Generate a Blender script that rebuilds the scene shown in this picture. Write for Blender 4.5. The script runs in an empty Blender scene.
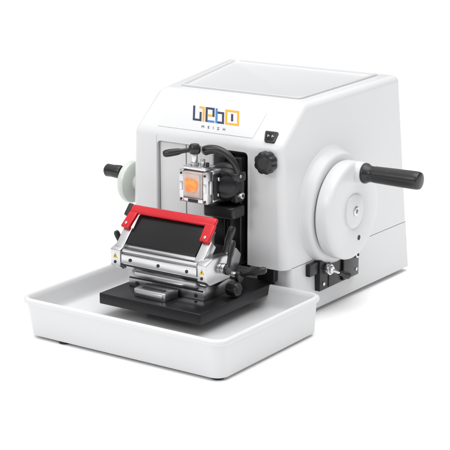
import bpy, bmesh, math
from mathutils import Vector, Matrix, noise
scene=bpy.context.scene
col=scene.collection
R=math.radians
# ------------------------------------------------------------ materials
def mat(name, color, rough=0.5, metal=0.0, bump=0.0, bscale=400, var=0.03, coat=0.0, spec=0.5, rvar=0.06, trans=0.0, sss=0.0, stretch=None, emis=None, color2=None, nscale=14):
    m=bpy.data.materials.new(name); m.use_nodes=True
    nt=m.node_tree; b=nt.nodes["Principled BSDF"]
    tc=nt.nodes.new("ShaderNodeTexCoord"); mp=nt.nodes.new("ShaderNodeMapping")
    nt.links.new(tc.outputs["Object"],mp.inputs[0])
    if stretch: mp.inputs["Scale"].default_value=stretch
    n1=nt.nodes.new("ShaderNodeTexNoise"); n1.inputs["Scale"].default_value=nscale; n1.inputs["Detail"].default_value=5
    nt.links.new(tc.outputs["Object"],n1.inputs["Vector"])
    mx=nt.nodes.new("ShaderNodeMix"); mx.data_type='RGBA'
    c=Vector(color)
    mx.inputs[6].default_value=(*(c*(1-var)),1); mx.inputs[7].default_value=(*[min(1,v*(1+var)) for v in c],1)
    if color2:
        mx.inputs[6].default_value=(*color2,1)
        st_=nt.nodes.new("ShaderNodeMapRange"); st_.inputs[1].default_value=.30; st_.inputs[2].default_value=.60
        nt.links.new(n1.outputs[0],st_.inputs[0]); nt.links.new(st_.outputs[0],mx.inputs[0])
    else: nt.links.new(n1.outputs[0],mx.inputs[0])
    nt.links.new(mx.outputs[2],b.inputs["Base Color"])
    n2=nt.nodes.new("ShaderNodeTexNoise"); n2.inputs["Scale"].default_value=bscale; n2.inputs["Detail"].default_value=3
    nt.links.new(mp.outputs[0],n2.inputs["Vector"])
    mr=nt.nodes.new("ShaderNodeMapRange"); mr.inputs[3].default_value=max(0.02,rough-rvar); mr.inputs[4].default_value=rough+rvar
    nt.links.new(n2.outputs[0],mr.inputs[0]); nt.links.new(mr.outputs[0],b.inputs["Roughness"])
    if bump>0:
        bp=nt.nodes.new("ShaderNodeBump"); bp.inputs["Strength"].default_value=bump; bp.inputs["Distance"].default_value=0.0004
        nt.links.new(n2.outputs[0],bp.inputs["Height"]); nt.links.new(bp.outputs[0],b.inputs["Normal"])
    b.inputs["Metallic"].default_value=metal
    b.inputs["Coat Weight"].default_value=coat
    b.inputs["Specular IOR Level"].default_value=spec
    b.inputs["Transmission Weight"].default_value=trans
    b.inputs["Subsurface Weight"].default_value=sss
    b.inputs["Subsurface Scale"].default_value=0.004
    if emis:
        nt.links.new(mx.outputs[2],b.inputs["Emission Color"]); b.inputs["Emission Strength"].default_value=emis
    return m
WHITE=mat("white_enamel",(.645,.648,.655),.33,bump=.04,bscale=700,var=.01,rvar=.03)
WHITE2=mat("white_moulded_tray",(.64,.643,.65),.36,bump=.0,bscale=300,var=.008,rvar=.03)
SEAM=mat("seam_grey",(.14,.14,.15),.6)
STEEL=mat("brushed_steel",(.58,.58,.59),.24,metal=1,bump=.05,bscale=500,stretch=(.05,1,1),rvar=.05)
ALU=mat("satin_aluminium",(.60,.60,.61),.30,metal=1,bump=.015,bscale=600,rvar=.03)
BLACK=mat("black_plastic",(.012,.012,.013),.32,bump=.08,bscale=900,var=.2)
BLACKM=mat("black_anodised_metal",(.013,.013,.015),.30,metal=.3,bump=.02,bscale=900,var=.2,rvar=.03)
PLATEB=mat("glossy_black_steel",(.008,.008,.009),.22,bump=.02,bscale=600,var=.2,spec=.3)
DARK=mat("dark_recess",(.02,.02,.022),.6)
RED=mat("red_anodised",(.56,.010,.020),.28,metal=.15,bump=.02,rvar=.03)
ORANGE=mat("orange_wax_tissue_glow",(.98,.28,.055),.2,sss=.4,color2=(.84,.12,.02),nscale=90,emis=.32)  # emission puts a luminous look into the wax colour; the block is no lamp
CASS=mat("frosted_cassette",(.88,.80,.76),.15,sss=.25,color2=(.84,.66,.58),nscale=75,trans=.5)
NAVY=mat("navy_ink",(.015,.025,.07),.4)
GOLD=mat("gold_ink",(.72,.36,.02),.4)
BLUE=mat("blue_ink",(.04,.18,.42),.4)
YEL=mat("warning_yellow",(.8,.6,.05),.5)
RUBBER=mat("black_rubber",(.015,.015,.015),.7)
GREENW=mat("pale_green_white",(.61,.64,.60),.32)
FLOOR=mat("studio_white_paper",(.98,.98,.98),.9,spec=.05,var=.004)

# ------------------------------------------------------------ builder
class Part:
    def __init__(s,name,parent=None,label=None):
        s.name=name; s.parent=parent; s.label=label; s.bm=bmesh.new(); s.mats=[]
    def mi(s,m):
        if m not in s.mats: s.mats.append(m)
        return s.mats.index(m)
    def add(s,b,m,M=None):
        i=s.mi(m)
        if M is not None: bmesh.ops.transform(b,matrix=M,verts=b.verts)
        bmesh.ops.recalc_face_normals(b,faces=b.faces)
        for f in b.faces: f.material_index=i
        me=bpy.data.meshes.new("tmp"); b.to_mesh(me); b.free()
        s.bm.from_mesh(me); bpy.data.meshes.remove(me)
        return s
    def box(s,lo,hi,m,bev=.001,M=None,seg=3):
        b=bmesh.new(); bmesh.ops.create_cube(b,size=1)
        lo=Vector(lo);hi=Vector(hi);c=(lo+hi)/2;d=hi-lo
        for v in b.verts: v.co=Vector((v.co.x*d.x,v.co.y*d.y,v.co.z*d.z))+c
        if bev>0: bmesh.ops.bevel(b,geom=b.edges[:],offset=min(bev,min(d)*.45),segments=seg,profile=.5,affect='EDGES')
        return s.add(b,m,M)
    def lathe(s,o,ax,prof,m,n=48):
        o=Vector(o);ax=Vector(ax).normalized()
        q=Vector((0,0,1)).rotation_difference(ax).to_matrix().to_4x4()
        b=bmesh.new(); rings=[]
        for r,h in prof:
            if r<1e-6: rings.append([b.verts.new((0,0,h))])
            else: rings.append([b.verts.new((r*math.cos(2*math.pi*k/n),r*math.sin(2*math.pi*k/n),h)) for k in range(n)])
        for a,c in zip(rings,rings[1:]):
            for k in range(n):
                k2=(k+1)%n
                if len(a)==1 and len(c)==1: continue
                if len(a)==1: b.faces.new((a[0],c[k],c[k2]))
                elif len(c)==1: b.faces.new((a[k],a[k2],c[0]))
                else: b.faces.new((a[k],a[k2],c[k2],c[k]))
        return s.add(b,m,Matrix.Translation(o)@q)
    def cyl(s,p0,p1,r,m,r2=None,bev=.0008,n=32):
        p0=Vector(p0);p1=Vector(p1);L=(p1-p0).length; r2=r if r2 is None else r2
        e=min(bev,r*.4,r2*.4,L*.3)
        return s.lathe(p0,p1-p0,[(0,0),(r-e,0),(r-.3*e,.3*e),(r,e),(r2,L-e),(r2-.3*e,L-.3*e),(r2-e,L),(0,L)],m,n)
    def prism(s,pts,axis,a,bq,m,bev=.001,M=None,seg=3):
        b=bmesh.new()
        def mk(p,v): return {0:(v,p[0],p[1]),1:(p[0],v,p[1]),2:(p[0],p[1],v)}[axis]
        A=[b.verts.new(mk(p,a)) for p in pts]; B=[b.verts.new(mk(p,bq)) for p in pts]
        b.faces.new(A); b.faces.new(B[::-1]); n=len(pts)
        for k in range(n): b.faces.new((A[k],A[(k+1)%n],B[(k+1)%n],B[k]))
        bmesh.ops.recalc_face_normals(b,faces=b.faces)
        if bev>0: bmesh.ops.bevel(b,geom=b.edges[:],offset=bev,segments=seg,profile=.5,affect='EDGES')
        return s.add(b,m,M)
    def done(s,angle=35):
        me=bpy.data.meshes.new(s.name); s.bm.to_mesh(me); s.bm.free()
        for m in s.mats: me.materials.append(m)
        for p in me.polygons: p.use_smooth=True
        me.set_sharp_from_angle(angle=R(angle))
        o=bpy.data.objects.new(s.name,me); col.objects.link(o)
        if s.parent: o.parent=s.parent
        if s.label: o["label"]=s.label
        return o
def frame(o,x,y,z=None):
    x=Vector(x).normalized(); y=Vector(y).normalized(); z=x.cross(y)
    return Matrix(((x.x,y.x,z.x,o[0]),(x.y,y.y,z.y,o[1]),(x.z,y.z,z.z,o[2]),(0,0,0,1)))
def lever(p,p0,p1,m,r0=.0035,r1=.0055,ball=True):
    p0=Vector(p0);p1=Vector(p1);L=(p1-p0).length
    prof=[(0,0),(r0,0),(r0,L*.35),(r1*.9,L*.5),(r1,L*.75),(r1*.98,L*.9),(r1*.7,L*.98),(0,L)]
    p.lathe(p0,p1-p0,prof,m,24)
def rr(x0,x1,y0,y1,r,corners=(1,1,1,1),n=6):
    P=[]
    for i,(cx,cy,a) in enumerate(((x1-r,y1-r,0),(x0+r,y1-r,90),(x0+r,y0+r,180),(x1-r,y0+r,270))):
        if corners[i]:
            for k in range(n+1): P.append((cx+r*math.cos(R(a+90*k/n)),cy+r*math.sin(R(a+90*k/n))))
        else: P.append(((x1,y1),(x0,y1),(x0,y0),(x1,y0))[i])
    return P

# ------------------------------------------------------------ floor
f=Part("floor"); b=bmesh.new()
vs=[b.verts.new(p) for p in ((-40,-40,0),(40,-40,0),(40,40,0),(-40,40,0))]; b.faces.new(vs); f.add(b,FLOOR)
fo=f.done(); fo["kind"]="structure"
def empty(name,loc,label,cat):
    e=bpy.data.objects.new(name,None); e.empty_display_size=.05; col.objects.link(e); e["label"]=label; e["category"]=cat
    return e
root=empty("microtome",(0,0,0),"white rotary microtome with handwheel and steel knife holder on white surface","microtome")

# ------------------------------------------------------------ housing (flares outward toward the base)
ZT=.3217; YB=.600; ZB=.327; ZL=.0855
def ztop(y): return ZT+(ZB-ZT)*(y-.311)/(YB-.311)
def xr(y,z):
    k=max(0,(ZT-z)/ZT); f_=max(0,min(1,(y-.245)/.36)); return -.057+k*(.010+.008*f_)
def xl(y,z):
    k=max(0,(ZT-z)/ZT); return -.322-max(0,(y-.311))*.24-k*.010
def yb(z): return YB+(ZB-z)*.06
h=Part("housing",root)
b=bmesh.new()
def V(*p): return b.verts.new(p)
ys=[(.245,ZL),(.245,.268),(.311,ZT),(YB,ZB),(yb(ZL),ZL)]
rp=[V(xr(y,z),y,z) for y,z in ys]
lp=[V(xl(y,z),y,z) for y,z in ys]
b.faces.new(rp); b.faces.new(lp[::-1])
for k in range(5): b.faces.new((rp[k],lp[k],lp[(k+1)%5],rp[(k+1)%5]))
bmesh.ops.recalc_face_normals(b,faces=b.faces)
b.edges.ensure_lookup_table()
low=[e for e in b.edges if all(v.co.z<.09 for v in e.verts)]
up_=[e for e in b.edges if e not in low]
bmesh.ops.bevel(b,geom=up_,offset=.0115,segments=8,profile=.5,affect='EDGES')
h.add(b,WHITE); housing=h.done()
def cut(obj,part):
    c=part.done(); md=obj.modifiers.new("b",'BOOLEAN'); md.object=c; md.operation='DIFFERENCE'; md.solver='EXACT'
    dg=bpy.context.evaluated_depsgraph_get(); me=bpy.data.meshes.new_from_object(obj.evaluated_get(dg))
    obj.modifiers.clear(); old=obj.data; obj.data=me; bpy.data.meshes.remove(old)
    bpy.data.objects.remove(c)
CH=Vector((0,.0665,.0537)).normalized(); CN=Vector((0,-CH.z,CH.y)); C0=Vector((0,.2445,.2685))
def chm(x,v,n=0): return Vector((x,0,0))+C0+CH*v+CN*n
c=Part("c"); c.prism([(-.278,.04),(-.278,.254),(-.114,.254),(-.114,.04)],1,.2,.335,WHITE,bev=.006); cut(housing,c)
for p in housing.data.polygons: p.use_smooth=True
housing.data.set_sharp_from_angle(angle=R(32))
fm=frame(chm(0,0,0),(1,0,0),CH)
g=Part("front_panel",housing)
g.prism(rr(-.282,-.1105,.010,.072,.018,(1,1,0,0)),2,-.002,.0003,WHITE,bev=.0003,M=fm)
g.box((-.1135,.2443,.087),(-.1110,.2460,.262),WHITE,.0005)
g.box((-.2815,.2443,.087),(-.279,.2460,.262),WHITE,.0005)
g.done()
WC=Vector((-.032,.373,.156)); RW=.0745; TW=.025
sd=Part("wheel_boss",housing)
sd.lathe((-.062,WC.y+.003,WC.z),(1,0,0),[(0,0),(.098,.004),(.094,.0075),(.090,.0105),(.087,.0145),(.0855,.0195),(.084,.0235),(.082,.0258),(.079,.0270),(0,.0270)],WHITE,128)
sd.done(60)
t=Part("top_tray",housing)
pp=[(-.300,.334),(-.081,.334),(-.084,.577),(-.364,.577)]
def inset(P,d):
    n=len(P); out=[]
    for i in range(n):
        a=Vector(P[i-1]);c_=Vector(P[i]);e_=Vector(P[(i+1)%n])
        d1=(c_-a).normalized(); d2=(e_-c_).normalized(); n1=Vector((-d1.y,d1.x)); n2=Vector((-d2.y,d2.x))
        bis=(n1+n2).normalized(); out.append(c_+bis*(d/max(.3,bis.dot(n1))))
    return out
def roundpoly(P,r,n=6):
    out=[]; N=len(P)
    for i in range(N):
        a=Vector(P[i-1]);c_=Vector(P[i]);e_=Vector(P[(i+1)%N])
        p=c_+(a-c_).normalized()*r; q=c_+(e_-c_).normalized()*r
        for k in range(n+1):
            s_=k/n; out.append((p*(1-s_)**2+c_*2*s_*(1-s_)+q*s_**2))
    return out
b=bmesh.new(); LP=[]
for d_,z_ in ((0,-.003),(0,.0028),(.0008,.0036),(.0040,.0036),(.0048,.0030),(.0062,.0006),(.0085,.0002)):
    LP.append([b.verts.new((p.x,p.y,ztop(p.y)+z_)) for p in roundpoly(inset(pp,d_),.010)])
for a,c_ in zip(LP,LP[1:]):
    n=len(a)
    for k in range(n): b.faces.new((a[k],a[(k+1)%n],c_[(k+1)%n],c_[k]))
b.faces.new(LP[-1]); t.add(b,WHITE); t.done()
# logo
lg=Part("logo_mark",housing)
LS=.96; LM=frame(chm(-.226,.0265,.0003),(1,0,0),CH)@Matrix(((LS,-.52*LS,0,0),(0,LS,0,0),(0,0,1,0),(0,0,0,1)))
def st(u0,v0,u1,v1,m): lg.box((u0,v0,-.0002),(u1,v1,.0003),m,0,M=LM)
w=.0039
st(0,.002,w,.031,NAVY); st(w,.002,.0165,.002+w,NAVY); st(.0165-w,.002+w,.0165,.0200,NAVY)
st(.0183,.002,.0183+w,.031,GOLD); st(.0120,.031-w,.0183,.031,GOLD)
st(.0240,.002,.0279,.031,NAVY); st(.0279,.031-w,.0410,.031,NAVY); st(.0371,.0135,.0410,.031-w,NAVY); st(.0279,.0135,.0371,.0135+w,GOLD); st(.0279,.002,.0410,.002+w,BLUE)
st(.0428,.002,.0467,.031,BLUE); st(.0467,.0210,.0590,.0210+w,NAVY); st(.0467,.002,.0590,.002+w,NAVY); st(.0551,.002+w,.0590,.0210,NAVY)
st(.0610,.002,.0649,.031,GOLD); st(.0649,.031-w,.0870,.031,GOLD); st(.0649,.002,.0870,.002+w,GOLD); st(.0831,.002+w,.0870,.031-w,GOLD); st(.0720,.0095,.0759,.0235,NAVY)
lg.done()
def text(name,body,size,M,m,parent,ext=.0002,space=1.0):
    cu=bpy.data.curves.new(name,'FONT'); cu.body=body; cu.size=size; cu.extrude=ext; cu.align_x='CENTER'; cu.space_character=space
    o=bpy.data.objects.new(name+"_c",cu); col.objects.link(o)
    dg=bpy.context.evaluated_depsgraph_get(); me=bpy.data.meshes.new_from_object(o.evaluated_get(dg)); bpy.data.objects.remove(o)
    me.transform(M); me.materials.clear(); me.materials.append(m)
    ob=bpy.data.objects.new(name,me); col.objects.link(ob); ob.parent=parent; return ob
text("logo_lettering","MEIZH",.0066,frame(chm(-.183,.0165,.0005),(1,0,0),CH)@Matrix(((1,-.52,0,0),(0,1,0,0),(0,0,1,0),(0,0,0,1))),NAVY,housing,space=2.8)
d=Part("counter_window",housing)
SHR=Matrix(((1,-.25,0,0),(0,1,0,0),(0,0,1,0),(0,0,0,1)))
fm2=frame(chm(-.0820,.0160,0),(1,0,0),CH)@SHR
d.prism(roundpoly([(-.0085,-.0100),(.0085,-.0100),(.0115,.0100),(-.0115,.0100)],.003),2,-.002,.0016,BLACK,bev=.0005,M=fm2)
d.prism(roundpoly([(-.0062,-.0070),(.0062,-.0070),(.0085,.0070),(-.0085,.0070)],.0015),2,.0005,.0019,PLATEB,bev=.0002,M=fm2)
for u,v in ((-.0050,-.0012),(.0022,-.0012)):
    d.box((u,v,.0016),(u+.0010,v+.0042,.0022),WHITE,0,M=fm2); d.box((u+.0016,v+.0014,.0016),(u+.0034,v+.0024,.0022),WHITE,0,M=fm2)
d.done()
def knob(name,parent,c,ax,r,L,lobes=8):
    k=Part(name,parent); c=Vector(c); ax=Vector(ax).normalized()
    q=Vector((0,0,1)).rotation_difference(ax).to_matrix().to_4x4(); M=Matrix.Translation(c)@q
    b=bmesh.new(); n=96; rings=[]
    for rr_,hh in ((.88,.06),(.98,.12),(1,.2),(1,.84),(.95,.94),(.86,1.0)):
        rings.append([b.verts.new((r*rr_*(1-.09*(.5+.5*math.cos(lobes*2*math.pi*k/n))**2)*math.cos(2*math.pi*k/n), r*rr_*(1-.09*(.5+.5*math.cos(lobes*2*math.pi*k/n))**2)*math.sin(2*math.pi*k/n),L*hh)) for k in range(n)])
    for a,c2 in zip(rings,rings[1:]):
        for k2 in range(n): b.faces.new((a[k2],a[(k2+1)%n],c2[(k2+1)%n],c2[k2]))
    b.faces.new(rings[0][::-1]); b.faces.new(rings[-1]); k.add(b,BLACK,M)
    k.lathe(c,ax,[(0,0),(r*.8,0),(r*.8,L*.2),(0,L*.2)],BLACK,32)
    k.lathe(c,ax,[(0,L*.98),(r*.55,L*.98),(r*.5,L*1.05),(0,L*1.05)],BLACKM,32)
    return k.done()
knob("section_knob",root,(-.078,.2455,.2450),(0,-1,0),.0168,.015)

# ------------------------------------------------------------ base
bs=Part("base",root); b=bmesh.new()
def V2(x,y,z): return b.verts.new((x,y,z))
ring_=[]
for z in (.008,ZL-.0012):
    ring_.append([V2(xl(.262,z),.262,z),V2(xr(.262,z)-.0006,.262,z),V2(xr(yb(z),z)-.0006,yb(z),z),V2(xl(yb(z),z),yb(z),z)])
b.faces.new(ring_[0]); b.faces.new(ring_[1][::-1])
for k in range(4): b.faces.new((ring_[0][k],ring_[0][(k+1)%4],ring_[1][(k+1)%4],ring_[1][k]))
bmesh.ops.recalc_face_normals(b,faces=b.faces)
vert=[e for e in b.edges if abs(e.verts[0].co.z-e.verts[1].co.z)>.02]
bmesh.ops.bevel(b,geom=vert,offset=.008,segments=6,profile=.5,affect='EDGES')
bs.add(b,WHITE)
bs.done()
bk=Part("base_rail",root)
bk.box((-.100,.2500,.0640),(-.070,.2610,.0835),BLACKM,.0015)
bk.done()
pn=Part("locking_panel",root)
SH=Matrix.Translation((.0115,0,0))
pn.box((-.060,.303,.064),(-.0525,.330,.0825),BLACKM,.001)
pn.box((-.064,.328,.036),(-.050,.442,.0835),BLACKM,.0012)
pn.box((-.0505,.352,.038),(-.0485,.355,.082),DARK,.0005)
pn.box((-.0505,.392,.038),(-.0460,.438,.082),BLACK,.0015)
pn.cyl((-.0465,.428,.072),(-.042,.428,.072),.0055,STEEL)
pn.cyl((-.042,.428,.072),(-.0410,.428,.072),.0026,DARK,n=6)
pn.cyl((-.0465,.430,.048),(-.0450,.430,.048),.0028,ALU)
pn.cyl((-.0465,.400,.048),(-.0450,.400,.048),.0028,ALU)
pn.cyl((-.0505,.338,.046),(-.0480,.338,.046),.003,ALU)
pno=pn.done(); pno.data.transform(SH)
lv=Part("wheel_lock_lever",root)
lv.cyl((-.050,.345,.068),(-.041,.345,.068),.0085,STEEL)
lv.cyl((-.041,.345,.068),(-.038,.345,.068),.006,ALU)
lv.cyl((-.040,.347,.067),(-.036,.366,.058),.0028,STEEL)
lever(lv,(-.037,.362,.060),(-.032,.384,.050),BLACK,.0038,.0054)
lvo=lv.done(); lvo.data.transform(SH)
for (x,y) in ((-.072,.580),(-.30,.580),(-.075,.33),(-.30,.33)):
    ft=Part("foot",root); ft.cyl((x,y,0),(x,y,.010),.013,RUBBER,r2=.011); ft.done()

# ------------------------------------------------------------ handwheel
hw=Part("handwheel",root)
hw.lathe((-.037,WC.y,WC.z),(1,0,0),[(0,0),(.070,0),(.070,.006),(0,.006)],SEAM,64)
hw.lathe(WC,(1,0,0),[(0,0),(RW-.004,0),(RW-.001,.001),(RW,.004),(RW,TW-.007),(RW-.001,TW-.004),(RW-.0035,TW-.0015),(RW-.008,TW),(.030,TW),(.028,TW-.001),(.0265,TW-.001),(.0255,TW+.0012),(.024,TW+.002),(0,TW+.002)],WHITE,128)
XW=WC.x+TW
HW=hw.done()
hb=Part("hub_bolt",HW)
hb.lathe((XW+.0018,WC.y,WC.z),(1,0,0),[(.0075,0),(.0075,.0015),(.006,.0022),(.0036,.0022),(.0034,.0002),(0,.0002)],ALU,32)
hb.done()
hb=Part("locking_hole",HW)
hb.lathe((XW-.001,WC.y+.014,WC.z-.044),(1,0,0),[(0,0),(.0040,0),(.0040,.0014),(0,.0014)],DARK,24)
hb.done()
hd=Part("crank_handle",HW)
HC=Vector((XW,.384,.213))
hd.lathe(HC,(1,0,0),[(0,-.004),(.0165,-.004),(.0165,.005),(.0155,.008),(.013,.009),(0,.009)],WHITE,48)
hd.lathe(HC,(1,0,0),[(0,.009),(.0150,.009),(.0156,.0105),(.0150,.0135),(.0128,.017),(.0120,.022),(.0120,.0235),(.0112,.0245),(.0112,.0255),(.0124,.0265),(.0129,.05),(.0134,.078),(.0136,.092),(.0134,.098),(.0124,.1012),(.009,.1025),(0,.103)],BLACK,48)
hd.done()
cw=Part("coarse_feed_wheel",root)
cw.lathe((-.329,.270,.176),(-1,0,0),[(0,0),(.012,0),(.012,.008),(.029,.010),(.032,.012),(.033,.015),(.033,.020),(.031,.023),(.026,.025),(0,.025)],GREENW,64)
CW=cw.done()
ch=Part("crank_handle",CW)
ch.lathe((-.351,.258,.192),(-1,0,0),[(0,0),(.0065,0),(.0065,.005),(.0095,.006),(.0108,.010),(.0098,.024),(.0102,.034),(.0065,.038),(0,.039)],BLACK,32)
ch.done()

# ------------------------------------------------------------ slide + specimen head
sl=Part("vertical_slide",root)
sl.box((-.176,.262,.075),(-.118,.332,.252),BLACKM,.002)
sl.box((-.170,.238,.085),(-.150,.264,.246),BLACKM,.002)
sl.box((-.138,.238,.085),(-.121,.264,.246),BLACKM,.002)
sl.box((-.150,.250,.085),(-.138,.264,.200),STEEL,.001)
sl.done()
ln=Part("slide_cover",root); ln.box((-.2775,.250,.060),(-.178,.334,.2535),WHITE,.003)
ln.box((-.2280,.2492,.062),(-.2270,.2502,.252),SEAM,.0002)
ln.done()
oh=Part("orientation_head",root)
oh.lathe((-.146,.245,.208),(0,-1,0),[(0,0),(.029,0),(.030,.002),(.030,.012),(.028,.014),(.026,.016),(.026,.033),(.024,.035),(0,.035)],BLACKM,64)
oh.box((-.168,.208,.160),(-.114,.240,.179),BLACK,.004)
oh.lathe((-.132,.218,.210),(.5,-.8,.1),[(0,-.018),(.018,-.016),(.023,-.009),(.0245,0),(.023,.007),(.018,.012),(.014,.0125),(.0135,.016),(.008,.018),(0,.018)],BLACKM,48)
oh.box((-.124,.214,.184),(-.112,.236,.228),BLACKM,.004)
oh.box((-.128,.210,.216),(-.107,.232,.230),BLACK,.003)
oh.cyl((-.112,.220,.196),(-.105,.220,.196),.0050,STEEL)
oh.cyl((-.105,.220,.196),(-.1035,.220,.196),.0022,DARK,n=6)
oh.done()
hl=Part("head_lever",bpy.data.objects["orientation_head"])
cx_,cz_=-.146,.228; N_=26; pts_=[]
for i in range(N_+1):
    a=-5+125*i/N_; rd=.0038+.0036*(i/N_)
    pts_.append((Vector((cx_+.034*math.cos(R(a)),.217-.014*i/N_,cz_+.034*math.sin(R(a)))),rd))
b=bmesh.new(); prev=None
for i,(p,rd) in enumerate(pts_):
    tdir=(pts_[min(i+1,N_)][0]-pts_[max(i-1,0)][0]).normalized(); s1=tdir.cross(Vector((0,1,0))).normalized(); s2=tdir.cross(s1)
    if i==N_: rd*=.7
    rg_=[b.verts.new(p+(s1*math.cos(2*math.pi*k/16)+s2*math.sin(2*math.pi*k/16))*rd) for k in range(16)]
    if prev:
        for k in range(16): b.faces.new((prev[k],prev[(k+1)%16],rg_[(k+1)%16],rg_[k]))
    else: b.faces.new(rg_[::-1])
    prev=rg_
b.faces.new(prev); hl.add(b,BLACK)
hl.cyl((-.116,.217,.225),(-.108,.217,.225),.0062,BLACK)
hl.cyl((-.108,.217,.225),(-.1065,.217,.225),.0026,STEEL)
hl.done()
sh=Part("specimen_clamp",root)
X0,X1=-.183,-.134
sh.box((X0,.186,.188),(X1,.208,.235),ALU,.0015)
sh.box((X0,.171,.188),(X0+.0075,.1858,.235),STEEL,.001)
sh.box((X1-.0075,.171,.188),(X1,.1858,.235),STEEL,.001)
sh.box((X0+.0077,.171,.188),(X1-.0077,.1858,.195),STEEL,.001)
sh.box((X0+.005,.174,.2355),(X1-.005,.200,.2405),STEEL,.001)
sh.box((X0+.0015,.1695,.2050),(X0+.0060,.1712,.2180),ALU,.0005)
sh.box((X1-.0060,.1695,.2050),(X1-.0015,.1712,.2180),ALU,.0005)
sh.box((X0+.016,.1700,.1895),(X1-.016,.1712,.1938),DARK,.0003)
sh.box((X1+.0002,.176,.2020),(X1+.0025,.183,.2220),STEEL,.0006)
sh.box((X1+.0005,.186,.192),(X1+.002,.204,.230),BLACKM,.0005)
sh.cyl((X1+.0018,.195,.222),(X1+.0055,.195,.222),.0030,STEEL)
sh.cyl((X1+.0018,.195,.199),(X1+.0040,.195,.199),.0026,STEEL)
sh.cyl((-.166,.186,.2395),(-.166,.186,.260),.0042,STEEL)
sh.cyl((-.166,.186,.2400),(-.166,.186,.2445),.0062,ALU)
sh.cyl((-.153,.188,.2395),(-.153,.188,.250),.0034,ALU)
sh.cyl((-.145,.188,.2395),(-.145,.188,.246),.0028,BLACK)
for x in (X0+.0037,X1-.0037):
    for z in (.192,.230): sh.cyl((x,.1712,z),(x,.1698,z),.0018,DARK,n=12)
sh.cyl((X0,.192,.205),(X0-.010,.192,.205),.0045,BLACK)
shs=sh.done()
cl=Part("clamp_lever",shs)
cl.lathe((-.166,.186,.257),(0,0,1),[(0,0),(.0070,0),(.0088,.003),(.0088,.010),(.006,.014),(0,.015)],BLACK,32)
lever(cl,(-.168,.184,.263),(-.208,.166,.255),BLACK,.0034,.0056)
cl.done()
cas=Part("specimen_cassette"); cas.box((X0+.008,.169,.196),(X1-.008,.1850,.2335),CASS,.0015)
cas.box((X0+.0105,.1672,.1990),(X1-.0105,.1688,.2305),CASS,.0007)
co=cas.done(); co["label"]="pale frosted cassette with orange wax tissue block in steel clamp"; co["category"]="specimen cassette"
wx=Part("tissue_block",co)
b=bmesh.new(); bmesh.ops.create_cube(b,size=1); bmesh.ops.subdivide_edges(b,edges=b.edges[:],cuts=11,use_grid_fill=True)
for v in b.verts:
    p=Vector((v.co.x*2,v.co.y*2,v.co.z*2)); rr_=(abs(p.x)**4.5+abs(p.z)**4.5)**(1/4.5)
    m_=max(abs(p.x),abs(p.z)); k_=m_/rr_ if rr_>0 else 1
    an=math.atan2(p.z,p.x); lob=1+.05*math.sin(3*an+.6)*m_+.04*math.sin(5*an+2)*m_
    v.co=Vector((v.co.x*.0205*k_*lob,v.co.y*.0045*(1-.35*m_**3),v.co.z*.0190*k_*lob))
    nv=noise.noise_vector(v.co*220); v.co+=Vector((nv.x,nv.y*.35,nv.z))*.0012
    v.co+=Vector((-.1585,.1665,.2148))
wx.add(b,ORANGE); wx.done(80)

# ------------------------------------------------------------ knife holder
bp=Part("base_plate",root)
bp.box((-.256,.074,.0450),(-.077,.30,.0610),BLACKM,.0012)
bp.box((-.220,.140,.028),(-.110,.25,.0450),SEAM,.002)
bp.done()
before=set(bpy.data.objects)
kh=Part("knife_holder",root)
kh.prism([(.126,.059),(.126,.072),(.132,.079),(.215,.084),(.215,.059)],0,-.247,-.096,ALU,bev=.0012)
kh.prism([(.116,.089),(.128,.081),(.150,.076),(.180,.080),(.205,.090),(.212,.11),(.200,.122),(.118,.120),(.106,.116),(.104,.098)],0,-.2415,-.0905,STEEL,bev=.0012)
kh.prism([(.101,.096),(.110,.089),(.150,.089),(.150,.120),(.116,.125),(.101,.120)],0,-.262,-.2420,ALU,bev=.0015)
kh.prism([(.101,.096),(.110,.089),(.160,.089),(.160,.124),(.116,.127),(.101,.121)],0,-.0900,-.072,ALU,bev=.0015)
kh.box((-.2405,.1015,.1005),(-.0915,.1045,.1140),STEEL,.0010)
kh.box((-.2405,.1035,.0965),(-.0915,.106,.0990),DARK,.0003)
kh.box((-.2395,.1030,.1165),(-.0920,.1160,.1212),ALU,.0012)
kh.box((-.2445,.1245,.0722),(-.0985,.1275,.0738),DARK,.0003)
kh.box((-.232,.1225,.0765),(-.110,.1325,.0840),ALU,.0010)
for x in (-.222,-.166,-.110): kh.cyl((x,.1018,.107),(x,.1003,.107),.0026,DARK,n=12,bev=.0002)
UP=Vector((0,.042,.046)).normalized()
fk=frame((0,.112,.123),(1,0,0),UP)
kh.box((-.244,.0,-.014),(-.098,.053,-.002),STEEL,.001,M=fk)
kh.box((-.258,-.004,-.012),(-.2410,.030,.003),ALU,.0015,M=fk)
kh.box((-.1010,-.004,-.012),(-.084,.030,.003),ALU,.0015,M=fk)
for x in (-.252,-.081):
    kh.cyl((x,.1013,.101),(x,.0998,.101),.0024,DARK,n=6,bev=.0002)
for x in (-.23,-.17,-.112): kh.cyl((x,.1262,.0655),(x,.1248,.0655),.0030,DARK,n=12,bev=.0002)
kh.cyl((-.262,.14,.107),(-.267,.14,.107),.0065,BLACK)
kh.cyl((-.072,.14,.108),(-.065,.14,.108),.0075,STEEL)
kho=kh.done()
bl=Part("blade_clamp_plate",kho)
bl.box((-.2395,.004,-.0018),(-.1025,.0555,.0026),PLATEB,.0012,M=fk)
bl.done()
bd=Part("blade",kho); bd.box((-.234,.051,-.0045),(-.106,.064,-.003),STEEL,.0003,M=fk); bd.done()
rg=Part("blade_guard",kho)
rg.box((-.256,.0510,.0030),(-.088,.0645,.0095),RED,.0024,M=fk)
rg.prism([(-.261,.027),(-.2435,.025),(-.2395,.0540),(-.2560,.0550)],2,.0030,.0090,RED,bev=.0020,M=fk)
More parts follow.
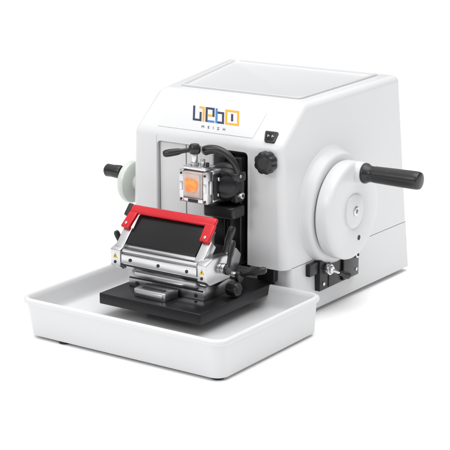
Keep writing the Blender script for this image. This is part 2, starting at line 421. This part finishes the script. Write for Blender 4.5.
rg.prism([(-.1040,.026),(-.0865,.026),(-.0865,.0540),(-.1060,.0540)],2,.0030,.0092,RED,bev=.0020,M=fk)
rg.box((-.2655,.046,.002),(-.2565,.066,.0085),BLACK,.0018,M=fk)
rg.cyl(fk@Vector((-.0950,.032,.0088)),fk@Vector((-.0950,.032,.0102)),.0024,STEEL,n=16)
rg.cyl(fk@Vector((-.2520,.033,.0086)),fk@Vector((-.2520,.033,.0100)),.0024,STEEL,n=16)
rg.done()
for x in (-.252,-.081):
    wl=Part("warning_label",kho)
    b=bmesh.new(); vs=[b.verts.new(p) for p in ((x-.0045,.1006,.1070),(x+.0045,.1006,.1070),(x,.1006,.1145))]; b.faces.new(vs); wl.add(b,YEL)
    b=bmesh.new(); vs=[b.verts.new(p) for p in ((x-.0007,.1004,.1081),(x+.0007,.1004,.1081),(x+.0007,.1004,.1117),(x-.0007,.1004,.1117))]; b.faces.new(vs); wl.add(b,DARK); wl.done()
L1=Part("clamp_lever",kho); L1.cyl((-.065,.14,.108),(-.059,.14,.108),.0080,BLACK); lever(L1,(-.061,.14,.111),(-.066,.158,.146),BLACK,.0035,.0055); L1.done()
L2=Part("clamp_lever",kho); L2.cyl((-.266,.14,.107),(-.272,.14,.107),.0060,BLACK); lever(L2,(-.269,.14,.109),(-.274,.128,.138),BLACK,.003,.0048); L2.done()
L3=Part("clamp_lever",kho); L3.cyl((-.098,.19,.083),(-.081,.19,.083),.006,STEEL); L3.cyl((-.081,.19,.083),(-.074,.19,.083),.0085,BLACK); lever(L3,(-.078,.192,.085),(-.035,.203,.096),BLACK,.0035,.0055); L3.done()
L4=Part("clamp_lever",kho); L4.cyl((-.096,.165,.114),(-.088,.165,.114),.0055,BLACK); lever(L4,(-.090,.165,.118),(-.082,.180,.160),BLACK,.0035,.0058); L4.done()
knob("holder_knob",kho,(-.082,.168,.071),(1,0,0),.0105,.020,6)
sb=Part("knife_rest_block",kho)
sb.box((-.205,.090,.0592),(-.143,.1215,.0715),ALU,.0012)
sb.box((-.200,.0885,.062),(-.148,.0905,.0685),STEEL,.0006)
sb.box((-.196,.098,.0714),(-.152,.104,.0722),DARK,.0002)
sb.done()
for o in set(bpy.data.objects)-before:
    for v in o.data.vertices: v.co.x=-.256+(v.co.x+.262)*.895; v.co.z+=.0018

# ------------------------------------------------------------ waste tray
tr=Part("waste_tray"); b=bmesh.new()
def loop(x0,x1,y0,y1,r,z,n=12): return [b.verts.new((p[0],p[1],z)) for p in rr(x0,x1,y0,y1,r,n=n)]
loops=[]
def ins(base,k,z,r): return loop(base[0]+k,base[1]-k,base[2]+k,base[3]-k,r,z)
top=(-.340,.013,-.006,.255); bot=(-.330,.008,.001,.250)
loops.append(loop(bot[0]+.006,bot[1]-.006,bot[2]+.006,bot[3]-.006,.014,.004))
loops.append(loop(bot[0]+.001,bot[1]-.001,bot[2]+.001,bot[3]-.001,.017,.005))
loops.append(loop(*bot,.018,.008))
loops.append(loop(top[0]+.003,top[1]-.003,top[2]+.003,top[3]-.003,.019,.0505))
loops.append(loop(top[0]+.0022,top[1]-.0022,top[2]+.0022,top[3]-.0022,.020,.0518))
loops.append(ins(top,.0002,.0525,.021))
loops.append(ins(top,-.0008,.0542,.022))
loops.append(ins(top,-.0008,.0568,.022))
loops.append(ins(top,.0000,.0588,.021))
loops.append(ins(top,.0016,.0600,.020))
loops.append(ins(top,.0052,.0602,.017))
loops.append(ins(top,.0070,.0585,.016))
loops.append(ins(top,.0085,.0530,.016))
loops.append(ins(top,.0125,.0360,.014))
loops.append(ins(top,.0140,.0310,.013))
loops.append(ins(top,.0165,.0282,.012))
loops.append(ins(top,.0200,.0270,.011))
for a,c in zip(loops,loops[1:]):
    n=len(a)
    for k in range(n): b.faces.new((a[k],a[(k+1)%n],c[(k+1)%n],c[k]))
b.faces.new(loops[0][::-1]); b.faces.new(loops[-1])
tr.add(b,WHITE2); tro=tr.done(40)
tro["label"]="shallow white waste tray under the knife holder of the microtome"; tro["category"]="tray"
for (x,y) in ((-.27,.013),(-.009,.018),(-.03,.235),(-.31,.235)):
    ft=Part("foot",tro); ft.cyl((x,y,0),(x,y,.0060),.009,RUBBER); ft.done()

# ------------------------------------------------------------ light
w_=bpy.data.worlds.new("World"); scene.world=w_; w_.use_nodes=True
nt=w_.node_tree; bg=nt.nodes["Background"]
tc=nt.nodes.new("ShaderNodeTexCoord"); sp=nt.nodes.new("ShaderNodeSeparateXYZ"); cr=nt.nodes.new("ShaderNodeValToRGB")
nt.links.new(tc.outputs["Generated"],sp.inputs[0]); nt.links.new(sp.outputs[2],cr.inputs[0])
e=cr.color_ramp.elements; e[0].position=0; e[0].color=(.08,.08,.082,1); e[1].position=.70; e[1].color=(1,1,1,1)
x_=e.new(.26); x_.color=(.15,.15,.153,1)
x_=e.new(.40); x_.color=(.82,.82,.825,1)
mr=nt.nodes.new("ShaderNodeMapRange"); mr.inputs[1].default_value=-.2; mr.inputs[2].default_value=.9; mr.inputs[3].default_value=1.0; mr.inputs[4].default_value=.72
nt.links.new(sp.outputs[0],mr.inputs[0])
ml=nt.nodes.new("ShaderNodeMix"); ml.data_type='RGBA'; ml.blend_type='MULTIPLY'; ml.inputs[0].default_value=1
nt.links.new(cr.outputs[0],ml.inputs[6]); nt.links.new(mr.outputs[0],ml.inputs[7])
nt.links.new(ml.outputs[2],bg.inputs[0]); bg.inputs[1].default_value=1.0
def area(name,loc,tgt,size,power):
    l=bpy.data.lights.new(name,'AREA'); l.energy=power; l.size=size; o=bpy.data.objects.new(name,l); col.objects.link(o)
    o.location=loc; o.rotation_euler=(Vector(tgt)-Vector(loc)).to_track_quat('-Z','Y').to_euler(); return o
def sun(name,d,strength,ang):
    l=bpy.data.lights.new(name,'SUN'); l.energy=strength; l.angle=R(ang); o=bpy.data.objects.new(name,l); col.objects.link(o)
    o.rotation_euler=Vector(d).to_track_quat('-Z','Y').to_euler()
sun("overhead_fill_sun",(-.14,.05,-1),2.3,60)  # added wide-angle sun that lifts the whole floor to white
area("front_fill_area",(-.7,-1.6,1.3),(-.15,.2,.15),.5,7.5)  # added area fill to keep the front faces brighter

# ------------------------------------------------------------ camera
F=1382.0; pitch=R(14.6); hv=Vector((-.6,.8,0))
fw=(hv*math.cos(pitch)+Vector((0,0,-math.sin(pitch)))).normalized()
cd=bpy.data.cameras.new("camera"); cam=bpy.data.objects.new("camera",cd); col.objects.link(cam)
OR=Matrix.Rotation(R(-2.3),4,'Z'); PV=Vector((-.14,.24,0))
loc=PV+OR@(Vector((1.03355,-1.33899,.65583))-PV); fw=OR@fw
K=1.10; dist=(Vector((-.14,.24,.12))-loc).dot(fw)
cam.location=loc-fw*dist*(K-1)
cam.rotation_euler=fw.to_track_quat('-Z','Y').to_euler()
cd.sensor_width=36; cd.lens=36*F*K/450; cd.clip_end=500; cd.clip_start=.05
scene.camera=cam
scene.view_settings.view_transform='Standard'; scene.view_settings.look='None'; scene.view_settings.exposure=0
